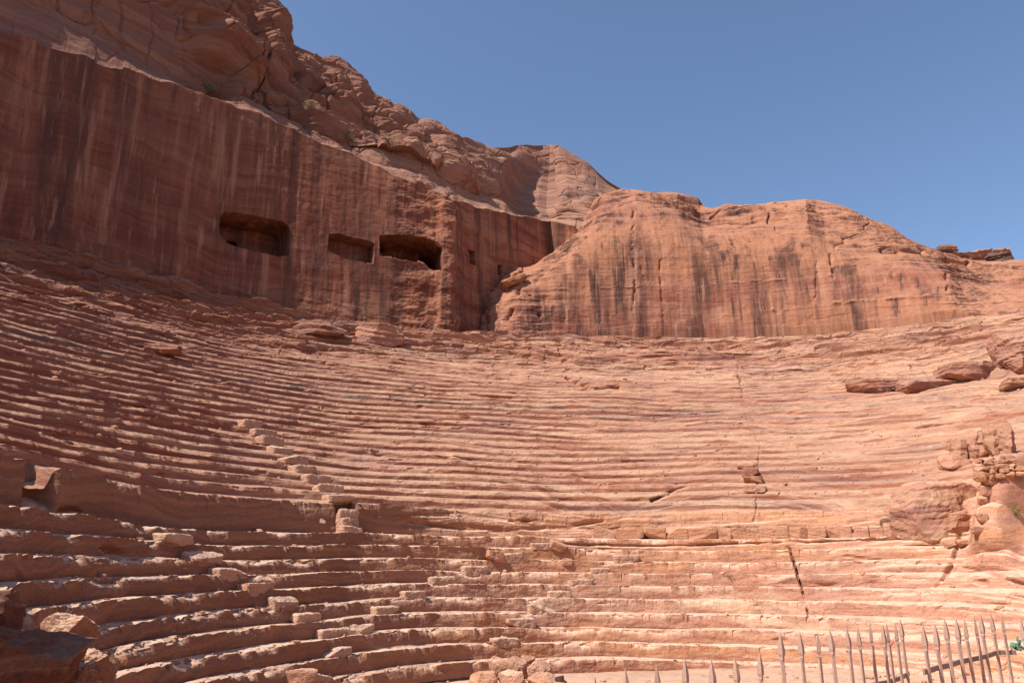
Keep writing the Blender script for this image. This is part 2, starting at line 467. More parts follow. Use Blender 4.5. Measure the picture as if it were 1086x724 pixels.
    for k, (a, b) in enumerate(spans):
        q = Qs[:, a:b].reshape(-1, 4)
        zone = ROWS[k][4]
        if zone == 'wall':
            nr = 22
            link('barrier_wall', mesh_np('barrier_wall', V, Qs[:, a:a + nr - 1].reshape(-1, 4)), M['low'], root)
            link('walkway', mesh_np('walkway', V, Qs[:, a + nr - 1:b].reshape(-1, 4)), M['seat'], root)
        else:
            link('seat_row', mesh_np('seat_row', V, q), M['low'] if zone == 'low' else M['seat'], root)
    return root, V

THEATRE, TV = build_theatre()

# ------------------------------------------------------------------ broken stone pieces
def rock_mesh(name, sx, sy, sz, seed, sub=4, cuts=7, rough=.12, boxy=.5, bedz=0.0):
    rnd = random.Random(seed)
    bm = bmesh.new()
    bmesh.ops.create_icosphere(bm, subdivisions=sub, radius=1)
    P = np.array([v.co[:] for v in bm.verts], float)
    # superellipsoid + flat breaks
    ax = np.abs(P) + 1e-6
    pw = 2 + 6 * boxy
    nrm = (ax ** pw).sum(1) ** (1 / pw)
    P = P / nrm[:, None]
    for c in range(cuts):
        n = np.array([rnd.gauss(0, 1) for _ in range(3)]); n /= np.linalg.norm(n)
        d = rnd.uniform(.66, .98)
        s = P @ n - d
        P = P - np.clip(s, 0, None)[:, None] * n * .96
    S3 = np.array([sx, sy, sz])
    W = P * S3
    o = seed * 3.7
    nn = P / np.linalg.norm(P, axis=1)[:, None]
    m = min(sx, sy, sz)
    d = fbm(W[:, 0] * .9 / m + o, W[:, 1] * .9 / m, W[:, 2] * .9 / m, 4, seed, .55) * rough * m * 1.3
    d = d + fbm(W[:, 0] * 5 / m + o, W[:, 1] * 5 / m, W[:, 2] * 5 / m, 3, seed + 5, .6) * rough * m * .38
    if bedz: d = d + bedz * ledges(W[:, 0] + o, W[:, 1], W[:, 2], seed, .35)
    W = W + nn * np.asarray(d)[:, None]
    for v, q in zip(bm.verts, W): v.co = q
    me = bpy.data.meshes.new(name)
    bm.to_mesh(me); bm.free()
    for p in me.polygons: p.use_smooth = False
    return me
def rock(name, loc, size, seed, label, cat, group=None, mat='boulder', rot=(0, 0, 0), parent=None, **kw):
    o = link(name, rock_mesh(name, *size, seed, **kw), M[mat], parent)
    o.location = loc; o.rotation_euler = rot
    if label: tag(o, label, cat, group)
    return o

# ------------------------------------------------------------------ radial stairs
def row_point(k, thd, front=0.0):
    r, z = ROWS[k][0] - front, ROWS[k][1]
    a = radians(thd)
    return Vector((r * cos(a), r * sin(a), z))
def stairway(k0, k1, th_bot, th_top, width, label, seed):
    rnd = random.Random(seed)
    st = empty('stairway', (0, 0, 0)); st.parent = THEATRE
    st['label'] = label
    bm_all = []
    for k in range(k0, k1 + 1):
        r, z, h, td, zone = ROWS[k]
        thd = th_bot + (th_top - th_bot) * (k - k0) / max(1, k1 - k0) + rnd.uniform(-.25, .25)
        prev_td = ROWS[k - 1][3] if k else .6
        n = 3 if zone == 'wall' else 1
        for s in range(n):
            hh = h * (s + 1) / (n + 1) * rnd.uniform(.8, 1.05)
            dep = min(prev_td * .72, .56) * (1 - s / n) + .12
            w = width * (.95 if zone == 'wall' else 1.2) * rnd.uniform(.85, 1.1)
            me = rock_mesh('step', dep / 2 + .14, w / 2, hh / 2 + .10, seed * 50 + k * 4 + s, sub=5, cuts=2, rough=.17, boxy=1.3)
            o = link('step', me, M['seat'] if seed == 7 else M['step'], st)
            a = radians(thd)
            rr = r - dep / 2 + .14
            o.location = (rr * cos(a), rr * sin(a), z + hh / 2 - .10 + wavz(thd, k))
            o.rotation_euler = (0, 0, a)
    return st
def wavz(thd, k):
    # local height of the finished tread below row k, read off the built surface
    i = int(round((thd - TH0) / (TH1 - TH0) * (NTH - 1)))
    j = KSTART[k]
    return float(TV[i, j, 2] - ROWS[k][1]) + .02
KSTART = []
_c = 0
for (_r, _z, _h, _t, _zn) in ROWS:
    KSTART.append(_c)
    _c += (22 if _zn == 'wall' else (9 if _zn == 'low' else 7)) + (7 if _zn == 'low' else 5) - 1

stairway(3, 9, theta_at(245, 655, 1.0), theta_at(140, 562, 3.8), 1.0, 'western stair in the lower seats', 3)
stairway(1, 9, theta_at(485, 700, .3), theta_at(392, 603, 3.0), .95, 'stair climbing the lower seats left of centre', 4)
stairway(2, 8, theta_at(660, 688, .5), theta_at(598, 595, 3.4), .9, 'worn stair up the middle of the lower seats', 5)
stairway(10, 19, theta_at(336, 553, 4.6), theta_at(268, 470, 8.5), 1.0, 'stair cut through the barrier wall into the upper seats', 6)
stairway(13, 16, theta_at(808, 545, 5.6), theta_at(786, 455, 9.5), .8, 'faint stair worn into the upper right seats', 7)

# ------------------------------------------------------------------ cliffs
def poly(pts, az_from=None):
    a, t = sight([p[0] for p in pts], [p[1] for p in pts])
    i = np.argsort(a)
    return a[i], t[i]
def inside_poly(px, py, pts):
    r = np.zeros(px.shape, bool)
    n = len(pts)
    for i in range(n):
        x0, y0 = pts[i]; x1, y1 = pts[(i + 1) % n]
        c = ((y0 > py) != (y1 > py)) & (px < (x1 - x0) * (py - y0) / ((y1 - y0) or 1e-9) + x0)
        r ^= c
    return r
def grid_normals(P):
    a = np.gradient(P, axis=0); b = np.gradient(P, axis=1)
    n = np.cross(a, b)
    n /= np.linalg.norm(n, axis=-1, keepdims=True) + 1e-9
    return n

CAVES = [  # outline on the west cliff face, depth, name
    ([(232, 240), (234, 229), (239, 224), (252, 225), (300, 234), (306, 238), (308, 244), (307, 271), (298, 272), (260, 264), (240, 258), (233, 250)], 3.2),
    ([(347, 266), (349, 248), (360, 247), (392, 256), (397, 259), (396, 281), (388, 280), (366, 274)], 1.5),
    ([(402, 272), (402, 250), (420, 249), (448, 252), (466, 258), (470, 262), (470, 289), (460, 288), (446, 280), (430, 277)], 3.6),
    ([(498, 263), (505, 265), (505, 282), (498, 279)], 1.6),
    ([(528, 280), (533, 281), (533, 292), (528, 291)], 1.4),
]
INNER = [(0, [(247, 240), (262, 242), (262, 264), (247, 261)], 2.5), (2, [(449, 254), (468, 260), (468, 287), (449, 281)], 4.0)]

def west_cliff():
    ni, nw, nm, nc, nb = 1150, 300, 90, 170, 14
    px_lim = (-330, 720)
    a0, _ = sight(px_lim[0], 200); a1, _ = sight(px_lim[1], 200)
    az = np.linspace(float(a0), float(a1), ni)
    base = np.interp(az, *poly([(-330, 225), (0, 262), (150, 292), (240, 320), (362, 340), (430, 353), (483, 353), (560, 353), (720, 353)]))
    top = np.interp(az, *poly([(-330, -60), (0, 32), (67, 55), (157, 82), (213, 100), (287, 128), (362, 158), (430, 190), (484, 212), (530, 226), (582, 236), (610, 240), (720, 262)]))
    midl = np.interp(az, *poly([(-330, -160), (0, -22), (110, 40), (190, 88), (240, 112), (300, 142), (385, 164), (430, 170), (500, 203), (545, 216), (600, 232), (640, 240), (720, 258)]))
    sky = np.interp(az, *poly([(-330, -420), (0, -190), (180, -78), (262, -18), (288, 2), (303, 22), (309, 38), (318, 48), (340, 62), (368, 66), (383, 78), (391, 98), (402, 108), (428, 119), (460, 130), (490, 147), (514, 157), (560, 153), (592, 155), (620, 170), (640, 184), (658, 196), (690, 215), (720, 240)]))
    d0 = circ_depth(az, 45.3)
    aA, aB = float(sight(483, 280)[0]), float(sight(585, 250)[0])
    dA = float(circ_depth(np.array([aA]), 45.3)[0])
    rec = np.interp(az, [aA, aA + .002, aB, aB + .006, aB + .05, 1], [0, .3, 11.0, 10.0, 10.0, 10.0])
    d0 = d0 + rec
    # the pillar left of the turn stands a little proud
    d0 = d0 - .7 * np.exp(-((az - (aA - .012)) / .012) ** 4)
    lf = .25 + .75 * smooth(float(sight(150, 60)[0]), float(sight(290, 60)[0]), az)
    top = top + .010 * fbm(az * 14, 0 * az, 0 * az, 4, 180) + .006 * cells(az * 22, 0 * az, 0 * az, 181)
    t_w = np.linspace(0, 1, nw)
    T, D, zone = [], [], []
    for u in t_w:                                   # dressed wall face, leaning back slightly
        T.append(base * (1 - u) + top * u); D.append(d0 + 1.0 * u); zone.append(0)
    for u in np.linspace(0, 1, nm)[1:]:            # sloping bench above it
        T.append(top * (1 - u) + midl * u); D.append(d0 + 1.0 + (5.5 * u ** .8) * lf); zone.append(1)
    for u in np.linspace(0, 1, nc)[1:]:            # bluff up to the skyline
        k = np.where(sky > midl, 1, 1)
        T.append(midl * (1 - u) + sky * u); D.append(d0 + 1.0 + 5.5 * lf + 10.0 * u ** 1.5 * (.35 + .65 * lf)); zone.append(2)
    for u in np.linspace(0, 1, nb)[1:]:            # back slope
        T.append(sky - u * .35); D.append(d0 + 16.5 + 26 * u); zone.append(3)
    T, D = np.array(T).T, np.array(D).T
    zone = np.array(zone)[None, :] * np.ones_like(T)
    # base skirt goes down behind the seats
    T[:, 0] -= .03
    Az = az[:, None] * np.ones_like(T)
    PX, PY = unsight(Az, T)
    wall = zone == 0
    lab = np.full(T.shape, -1, int); bnd = np.full(T.shape, -1, int)
    for c, (pts, dep) in enumerate(CAVES):
        d, bx, by = seg_dist(PX, PY, pts, True)
        sn = wall & (d < .75)
        PX = np.where(sn, bx, PX); PY = np.where(sn, by, PY)
        ins = inside_poly(PX, PY, pts) & wall & ~sn
        lab[ins] = c; bnd[sn] = c
    a2, t2 = sight(PX, PY)
    Az = np.where(wall, a2, Az); T = np.where(wall, t2, T)
    X, Y, Z = Az * D, D, EYE + T * D
    P = np.stack([X, Y, Z], -1)
    N = grid_normals(P)
    if N[ni // 3, nw // 2, 1] > 0: N = -N
    Tq = 1 - .35 * smooth(440, 520, PX) - .45 * smooth(560, 640, PX)
    cap = smooth(0, 1, zone)                      # 0 on wall
    capb = np.where(zone >= 1, 1.0, 0.0)
    idx = np.arange(T.shape[1])[None, :] * np.ones_like(T)
    capw = smooth(nw - 6, nw + 40, idx)
    L = ledges(X, Y, Z + .12 * X, 141, 2.2)
    L2 = ledges(X, Y, Z + .10 * X, 151, .8)
    big = fbm(X * .10, Y * .10, Z * .13, 4, 142)
    bigr = ridged(X * .07, Y * .07, Z * .09, 4, 143) - .55
    med = fbm(X * .45, Y * .45, Z * .7, 4, 144, .55)
    wx, wy = X + 1.5 * fbm(X * .25, Y * .25, Z * .25, 2, 145), Z + .12 * X + 1.2 * fbm(X * .2, Y * .2, Z * .2, 2, 146)
    B = cells(wx / 3.1, Y / 3.3, wy / 1.3, 147)
    B2 = cells(wx / 1.1, Y / 1.2, wy / .5, 148)
    bil = np.abs(fbm(X * .16 + 3, Y * .16, Z * .2, 3, 149, .55)) * 2 - .5
    Bb = cells(wx / 6.5 + .4, Y / 7, wy / 3.6, 150)
    bil = np.abs(fbm(X * .11 + 3, Y * .11, Z * .15, 2, 149, .5)) * 2.2 - .5
    bil2 = np.abs(fbm(X * .33 + 1, Y * .33, Z * .42, 2, 155, .5)) * 2 - .45
    jn = fbm(X * .10 + 9, Y * .10, Z * .10, 3, 156) ; jn2 = fbm(X * .22, Y * .22 + 4, Z * .16, 3, 157)
    joint = np.exp(-(jn / .022) ** 2) + .6 * np.exp(-(jn2 / .03) ** 2)
    Dc = 1.3 * big + .7 * bigr + 1.8 * bil + .30 * bil2 + .55 * L + .16 * L2 + .30 * med + .15 * B + .7 * Bb - .7 * joint
    dark = smooth(250, 150, PX - .35 * PY)
    Dc = Dc * (1 - .72 * dark) + 2.6 * smooth(-6, 6, PX - 190 - .55 * (PY - 20) + 10 * fbm(X * .3, Y * .3, Z * .3, 2, 152)) * smooth(340, 240, PX)
    hol = np.exp(-(((PX - 566) / 26) ** 2 + ((PY - 196) / 34) ** 2) ** 2)
    Dc = Dc * (1 - .7 * hol) - 5.0 * hol
    Dc = Dc * (1 - .6 * smooth(nw + nm + .62 * nc, nw + nm + .95 * nc, idx))
    Dc = Dc * np.where(zone == 1, .45, 1.0) * np.where(zone == 3, .6, 1)
    # smooth hewn face: shallow waves, tooling bands
    xa = X * .8 + Y * .6
    Dw = .20 * fbm(xa * .12, Z * .06, 0, 3, 161) + .07 * fbm(xa * .9, Z * .12, 0, 3, 162) + .006 * L2 + .03 * fbm(X * 1.5, Y * 1.5, Z * 1.3, 4, 163) + .02 * fbm(xa * .3, Z * .9, 0, 3, 164)
    foot = smooth(60, 0, idx) * smooth(.0, 1.0, 1 - smooth(-30, -8, X) * .6)
    Dw = Dw + foot * (.22 * L + .25 * med)
    # worn rim at the turn and rough pillar
    pil = smooth(400, 440, PX) * smooth(540, 480, PX)
    Dw = Dw + pil * (.34 * med + .05 * B2 + .12 * bil)
    Dd = Dw * (1 - capw) + Dc * capw * Tq - .8 * capw * smooth(620, 650, PX)
    P = P + N * Dd[..., None]
    # rock-cut chambers
    inn = np.zeros(T.shape)
    for ci, pts, dep in INNER:
        inn = np.where(inside_poly(PX, PY, pts) & (lab == ci), dep, inn)
    plan = N.copy(); plan[..., 2] = 0
    # one direction per chamber
    for c, (pts, dep) in enumerate(CAVES):
        m = lab == c
        if not m.any(): continue
        n = plan[m].mean(0); n /= np.linalg.norm(n)
        P[m] = P[m] - n * (dep + inn[m] + .15 * fbm(P[m][:, 0], P[m][:, 1], P[m][:, 2], 3, 170))[:, None]
    root = empty('cliff', (0, 0, 0))
    tag(root, 'tall shaded cliff with dark vertical streaks, hewn chambers and a craggy bluff above', 'cliff', kind='structure')
    Q = grid_quads(ni, P.shape[1])
    ql = lab.ravel()[Q].max(-1)
    zj = np.arange(P.shape[1] - 1)[None, :] * np.ones((ni - 1, 1))
    flip = Q[..., ::-1]
    link('hewn_face', mesh_np('hewn_face', P, Q[(ql < 0) & (zj < nw - 1)]), M['wall'], root)
    link('craggy_bluff', mesh_np('craggy_bluff', P, Q[(ql < 0) & (zj >= nw - 1)]), M['cap'], root)
    names = ['chamber', 'chamber', 'chamber', 'doorway', 'doorway']
    for c in range(len(CAVES)):
        link(names[c], mesh_np(names[c], P, Q[ql == c]), M['wall'], root)
    return root, P

def east_cliff():
    ni, nw, nc, nb = 1000, 230, 130, 14
    a0 = float(sight(483, 352)[0]); a1 = float(sight(1330, 300)[0])
    az = np.linspace(a0, a1, ni)
    base = np.interp(az, *poly([(483, 354), (560, 354), (720, 350), (860, 346), (950, 338), (1000, 330), (1090, 335), (1330, 340)]))
    top = np.interp(az, *poly([(483, 352), (492, 340), (500, 330), (512, 322), (520, 310), (535, 300), (560, 288), (590, 270), (612, 252), (636, 230), (660, 219), (690, 214), (720, 221), (745, 238), (800, 240), (858, 239), (876, 252), (900, 258), (950, 268), (1000, 288), (1020, 297), (1090, 305), (1330, 310)]))
    sky = np.interp(az, *poly([(483, 351), (490, 337), (500, 324), (510, 317), (517, 306), (528, 298), (533, 288), (545, 284), (562, 281), (585, 268), (600, 256), (612, 243), (622, 227), (632, 213), (644, 205), (658, 201), (690, 203), (718, 205), (738, 211), (748, 220), (757, 222), (768, 217), (800, 215), (835, 213), (858, 212), (876, 215), (905, 224), (940, 240), (960, 252), (980, 261), (1000, 268), (1030, 276), (1060, 277), (1090, 276), (1330, 270)]))
    d0 = circ_depth(az, 45.2)
    for _ in range(4):
        Ta = np.degrees(np.arctan2(d0 - CY, az * d0 - CX))
        d0 = circ_depth(az, 45.2 * open_up(Ta, 1.0))
    d0 = d0 + 4.0 * smooth(float(sight(560, 300)[0]), float(sight(483, 300)[0]), az) ** 1.5
    aC = float(sight(1020, 300)[0])
    T, D, zone = [], [], []
    width = np.clip((sky - top) / .05, .15, 1)
    SH = 3.2 * float(smooth(.55, 1.25, 1.0)) ** 1.5
    for u in np.linspace(0, 1, nw):
        T.append(base * (1 - u) + top * u); D.append(d0 + 1.2 * u + 1.6 * smooth(.55, 1.25, u) ** 1.5 * 2 + 4 * smooth(aC - .03, aC + .05, az) * u); zone.append(0)
    for u in np.linspace(0, 1, nc)[1:]:
        T.append(top + (sky - top) * (1 - (1 - u) ** 1.6)); D.append(d0 + SH + 1.2 + 4 * smooth(aC - .03, aC + .05, az) + width * 13 * u ** 1.1); zone.append(1)
    for u in np.linspace(0, 1, nb)[1:]:
        T.append(sky - u * .30); D.append(d0 + SH + 5.2 + width * 13 + 22 * u); zone.append(2)
    T, D = np.array(T).T, np.array(D).T
    zone = np.array(zone)[None, :] * np.ones_like(T)
    T[:, 0] -= .03
    Az = az[:, None] * np.ones_like(T)
    PX, PY = unsight(Az, T)
    X, Y, Z = Az * D, D, EYE + T * D
    P = np.stack([X, Y, Z], -1)
    N = grid_normals(P)
    if N[ni // 2, nw // 2, 1] > 0: N = -N
    idx = np.arange(T.shape[1])[None, :] * np.ones_like(T)
    capw = smooth(nw - 45, nw + 45, idx)
    L = ledges(X, Y, Z, 241, 1.6); L2 = ledges(X, Y, Z, 251, .6)
    big = fbm(X * .12, Y * .12, Z * .15, 3, 242)
    med = fbm(X * .5, Y * .5, Z * .8, 4, 244, .55)
    B2 = cells((X + fbm(X * .4, Y * .4, Z * .4, 2, 245)) / 1.4, Y / 1.5, (Z + .6 * fbm(X * .3, Y * .3, Z * .3, 2, 246)) / .5, 248)
    jn = fbm(X * .10 + 9, Y * .10, Z * .10, 3, 256)
    Dc = .9 * big + .22 * L + .09 * L2 + .22 * med + .04 * B2 - .5 * np.exp(-(jn / .02) ** 2)
    Dc = Dc * (1 - .6 * smooth(nw + .5 * nc, nw + .95 * nc, idx))
    Dw = .22 * fbm(X * .12, Z * .06, 0, 3, 261) + .10 * fbm(X * .9, Z * .12, 0, 3, 262) + .015 * L2 + .035 * fbm(X * 1.5, Y * 1.5, Z * 1.8, 4, 263) + .03 * fbm(X * .3, Z * .9, 0, 3, 264)
    rough = smooth(640, 540, PX) + smooth(985, 1015, PX)
    Dw = Dw + np.clip(rough, 0, 1) * (.09 * L + .02 * L2 + .16 * med + .02 * B2)
    Dd = Dw * (1 - capw) + Dc * capw
    # cracks, runnels and ledges seen on this face
    def carve(pts, w, depth):
        d, _, _ = seg_dist(PX + 1.2 * fbm(X * .8, Y, Z * .8, 2, 270), PY, pts)
        return -depth * np.exp(-(d / w) ** 2) * np.clip(.25 + 1.5 * fbm(X * .7, Y * .7, Z * .9, 3, 271), 0, 1)
    for pts, w, dp in [([(672, 222), (671, 262), (674, 300), (672, 330)], 1.4, .28), ([(680, 250), (681, 290), (690, 320)], 1.3, .2), ([(700, 255), (701, 300), (706, 345)], 1.4, .25),
                       ([(866, 258), (867, 290), (864, 318)], 1.3, .22), ([(880, 262), (884, 300)], 1.6, .3), ([(1003, 292), (1004, 306)], 1.4, .7),
                       ([(560, 308), (570, 322), (575, 350)], 2.2, .8), ([(596, 330), (604, 352)], 2.5, .4), ([(553, 300), (545, 325), (528, 350)], 2.4, .6),
                       ([(640, 230), (600, 262), (566, 300)], 2.5, .25), ([(512, 326), (516, 352)], 2.0, .6), ([(548, 296), (530, 301), (524, 303)], 1.6, .7),
                       ([(748, 302), (800, 299), (884, 292)], 1.6, -.16), ([(820, 328), (880, 321), (1000, 313)], 1.8, -.18), ([(566, 306), (620, 306), (700, 303)], 1.1, -.12)]:
        Dd = Dd + carve(pts, w, dp)
    # the panel right of x~880 is cut back a little deeper
    P = P + N * Dd[..., None]
    root = empty('cliff', (0, 0, 0))
    tag(root, 'rounded sunlit sandstone cliff with pale streaks behind the upper seats', 'cliff', kind='structure')
    Q = grid_quads(ni, P.shape[1])
    zj = np.arange(P.shape[1] - 1)[None, :] * np.ones((ni - 1, 1))
    link('hewn_face', mesh_np('hewn_face', P, Q[zj < nw - 1]), M['rightwall'], root)
    link('rounded_cap', mesh_np('rounded_cap', P, Q[zj >= nw - 1]), M['rightwall'], root)
    return root, P

WC, WP = west_cliff()
EC, EP = east_cliff()

# ------------------------------------------------------------------ ground
def ground():
    n = 240
    g = np.concatenate([-np.geomspace(400, 26, 30), np.linspace(-25, 45, 520), np.geomspace(46, 500, 30)])
    gx, gy = np.meshgrid(g, g, indexing='ij')
    Z = .05 * fbm(gx * .4, gy * .4, 0, 3, 301) - .98 + .3 * smooth(4, 12, gx + .8 * fbm(gx * .2, gy * .2, 3, 2, 303)) + .03 * fbm(gx * 2.5, gy * 2.5, 0, 4, 304)
    # a low bank where the path and the railing are
    Z = Z + 1.9 * smooth(9.0, 6.5, gy + .5 * fbm(gx * .3, gy * .3, 1, 2, 302)) * smooth(40, 25, np.abs(gx))
    P = np.stack([gx, gy, Z], -1)
    o = link('ground', mesh_np('ground', P, grid_quads(len(g), len(g)), False), M['ground'])
    tag(o, 'pale pink sandy floor in front of the seats', 'ground', kind='structure')
ground()

# ------------------------------------------------------------------ loose rock, masonry, railing, shrubs
_tw = TV + np.array([CX, CY, 0])
_tx, _ty = project(_tw[..., 0], np.maximum(_tw[..., 1], .5), _tw[..., 2])
def surf_at(px, py, tol=2.5):
    """the nearest point of the banked seats along a sight line"""
    m = (np.abs(_tx - px) < tol) & (np.abs(_ty - py) < tol) & (_tw[..., 1] > 4)
    if not m.any(): return surf_at(px, py, tol * 2)
    c = _tw[m]
    return Vector(c[np.argmin(c[:, 1])])
_wx, _wy = project(WP[..., 0], np.maximum(WP[..., 1], .5), WP[..., 2])
_ex, _ey = project(EP[..., 0], np.maximum(EP[..., 1], .5), EP[..., 2])
def cliff_at(px, py, east=False, tol=2.0):
    P, x, y = (EP, _ex, _ey) if east else (WP, _wx, _wy)
    m = (np.abs(x - px) < tol) & (np.abs(y - py) < tol)
    if not m.any(): return cliff_at(px, py, east, tol * 2)
    c = P[m]
    return Vector(c[np.argmin(c[:, 1])])
def boulder(px, py, wpx, hpx, seed, label, name='boulder', cat='boulder', group=None, deep=.8, mat='boulder', rot=(0, 0, 0), foot=None, sink=.25, **kw):
    """a rock whose foot stands at the surface seen at px, py"""
    p = foot if foot is not None else surf_at(px, py)
    k = p.y / F * 1.03
    sx, sz = wpx * k / 2, hpx * k / 2
    sy = deep * (sx + sz) / 2
    return rock(name, (p.x, p.y + sy * .3, p.z + sz * (1 - sink)), (sx, sy, sz), seed, label, cat, group, mat, rot, **kw)

# east flank
boulder(1002, 560, 84, 58, 401, 'great tilted block of red banded rock at the right end of the barrier wall', rot=(.25, -.12, .35), sub=5, bedz=.04, cuts=4, boxy=.9, sink=.4, mat='seat')
boulder(962, 562, 34, 42, 402, 'leaning split slab against the left side of the great tilted block', rot=(.1, .55, .2), cuts=4, boxy=1.0, sub=5, bedz=.04, mat='seat', deep=.6, sink=.45)
boulder(1030, 400, 64, 27, 403, 'low rounded boulder under the dark niche at the right end of the top seats', cuts=6, sub=5, boxy=.4, bedz=.05, mat='seat', sink=.55)
boulder(985, 408, 60, 24, 404, 'flat grey-brown boulder just left of the rounded one below the cliff', cuts=7, sub=5, boxy=.5, bedz=.06, mat='seat', sink=.9)
boulder(925, 410, 58, 20, 405, 'low slab half sunk in the upper right seats, left of the flat boulder', cuts=7, sub=5, boxy=.5, bedz=.06, mat='seat', sink=.85)
boulder(1062, 388, 13, 42, 406, 'upright squared pillar of rock at the right edge below the cliff', cuts=5, sub=5, boxy=.9, bedz=.03)
boulder(1082, 390, 26, 52, 407, 'dark fissured crag cut off by the right edge below the cliff', cuts=7, sub=5, boxy=1.0, bedz=.08, mat='boulder')
boulder(1080, 408, 40, 16, 410, 'pale broken shelf at the foot of the dark fissured crag', cuts=8, sub=5, boxy=.5, bedz=.06, mat='seat', sink=.6)
for i, (x, y, w_, h_) in enumerate([(1018, 484, 15, 26), (1031, 482, 13, 34), (1043, 480, 14, 30), (1055, 480, 16, 38), (1070, 478, 18, 44)]):
    boulder(x, y, w_, h_, 420 + i, 'weathered knob in a row of upright rock knobs above the rubble walling', 'rock_outcrop', 'rock', 'upright rock knobs on the right flank', cuts=5, sub=4, boxy=.5, bedz=.04, mat='rightcap', sink=.35)
boulder(1015, 492, 34, 16, 431, 'pale flat boulder left of the rubble walling', cuts=7, sub=4, boxy=.5, mat='low', sink=.5)

def rubble_wall():
    root = empty('rubble_wall', surf_at(1055, 505))
    tag(root, 'rough dry walling of thin stacked stones between the knobs and the great block', 'stone wall', kind=None)
    rnd = random.Random(5)
    base = root.location
    k = base.y / F * 1.03
    for r_ in range(5):
        x = -22 + r_ * 2
        while x < 24 - r_ * 1:
            wd = rnd.uniform(7, 13)
            h = rnd.uniform(4.2, 5.6)
            o = link('stone', rock_mesh('stone', wd * k / 2, .22, h * k / 2 + .01, 500 + r_ * 20 + int(x + 30), sub=3, cuts=4, rough=.14, boxy=.8), M['block'], root)
            o.location = ((x + wd / 2) * k, rnd.uniform(-.06, .06) + r_ * .10 + (x + 20) * -.004, (r_ * 4.6 + 2 + x * .12) * k)
            o.rotation_euler = (rnd.uniform(-.08, .08), rnd.uniform(-.10, .06), rnd.uniform(-.2, .2))
            x += wd + .4
rubble_wall()
for i, (x, y, w_, h_) in enumerate([(1046, 522, 13, 11), (1044, 534, 12, 10), (1050, 545, 10, 9), (1040, 552, 12, 10), (1036, 564, 14, 8), (1022, 576, 16, 7), (1006, 578, 13, 6), (1048, 512, 15, 9)]):
    boulder(x, y, w_, h_, 560 + i, 'tumbled stone in the gully beside the great tilted block', 'tumbled_stone', 'stone', 'tumbled stones in the right gully', cuts=5, sub=3, boxy=.6, mat='block')

def masonry_course():
    """a repaired course of cut blocks along the foot of the barrier wall"""
    root = empty('masonry_course', (CX, CY, 0))
    tag(root, 'single course of cut stone blocks along the foot of the barrier wall', 'stone wall')
    rnd = random.Random(9)
    t0, t1 = theta_at(1030, 570, 4.0), theta_at(612, 575, 4.0)
    a = t0
    n = 0
    while a < t1:
        wd = rnd.uniform(.55, 1.35)
        da = math.degrees(wd / 17.2)
        h = rnd.uniform(.50, .60)
        z0 = float(TV[int(round((a - TH0) / (TH1 - TH0) * (NTH - 1))), KSTART[10], 2])
        o = link('block', rock_mesh('block', .25, wd / 2 - .006, h / 2, 700 + n, sub=4, cuts=2, rough=.07, boxy=2.2), M['block'], root)
        am = radians(a + da / 2)
        rr = 17.12 + rnd.uniform(-.06, .05)
        o.location = (rr * cos(am), rr * sin(am), z0 + h / 2 - .06)
        o.rotation_euler = (0, rnd.uniform(-.03, .03), am + rnd.uniform(-.03, .03))
        a += da; n += 1
masonry_course()

# rubble on the floor and on the treads
for i, (x, y, w_, h_, Y_, lab, mt) in enumerate([
    (526, 706, 14, 16, 19.6, 'small upright stone at the left back of the floor heap', 'low'), (546, 706, 27, 15, 19.5, 'pale flat-topped boulder on the crest of the floor heap', 'rightcap'),
    (572, 710, 30, 14, 19.3, 'orange-sided boulder on the right of the floor heap', 'block'), (560, 699, 18, 8, 20.0, 'dark low stone at the back of the floor heap', 'boulder'),
    (543, 723, 30, 20, 18.6, 'pinkish boulder at the front middle of the floor heap', 'low'), (577, 724, 34, 19, 18.5, 'large tan boulder at the front right of the floor heap', 'block'),
    (513, 724, 30, 20, 18.8, 'reddish boulder at the front left of the floor heap', 'block'), (592, 722, 9, 9, 18.4, 'small dark chip at the right edge of the floor heap', 'dark')]):
    Y_ = Y_ * 1.34
    k = Y_ / F * 1.03
    p = at_depth(x, y, Y_)
    sz = (w_ * k / 2 * 1.1, (w_ + h_) * k / 4, h_ * k / 2 * 1.15)
    rock('fallen_boulder', p, sz, 600 + i, lab, 'boulder', None, mt, (.1 * (i % 3), .12 * ((i + 1) % 3 - 1), .5 * i), cuts=14, sub=5, boxy=.9, rough=.13)
# stones buried under the heap carry it
rock('fallen_boulder', at_depth(556, 735, 26.2), (1.5, .8, .55), 615, 'broad half-buried boulder under the floor heap', 'boulder', None, 'low', (0, 0, .2), cuts=7, sub=5, boxy=.5)
boulder(527, 592, 17, 11, 620, 'squared loose block on the walkway left of the pale tilted slab', 'loose_block', 'stone block', cuts=3, sub=4, boxy=1.2, rot=(0, .06, .4), mat='block')
boulder(594, 580, 18, 8, 621, 'pale tilted slab leaning on the foot of the barrier wall', 'fallen_slab', 'stone slab', cuts=3, sub=4, boxy=1.2, rot=(.3, .35, .2), mat='block')
boulder(604, 600, 10, 7, 622, 'small cube of stone on a tread just below the pale tilted slab', 'loose_stone', 'stone', cuts=3, sub=3, boxy=1.2, mat='block')
boulder(343, 552, 8, 5, 623, 'small pale stone on the walkway at the foot of the tall barrier wall', 'loose_stone', 'stone', cuts=4, sub=3, mat='block')
boulder(131, 706, 8, 10, 624, 'small pale upright stone on a shaded lower seat at far left', 'loose_stone', 'stone', cuts=4, sub=3, mat='block')
boulder(320, 722, 32, 14, 625, 'pale loose block on the bottom tread below the left stairs', 'loose_block', 'stone block', cuts=3, sub=4, boxy=1.0, mat='block', rot=(0, 0, .5))
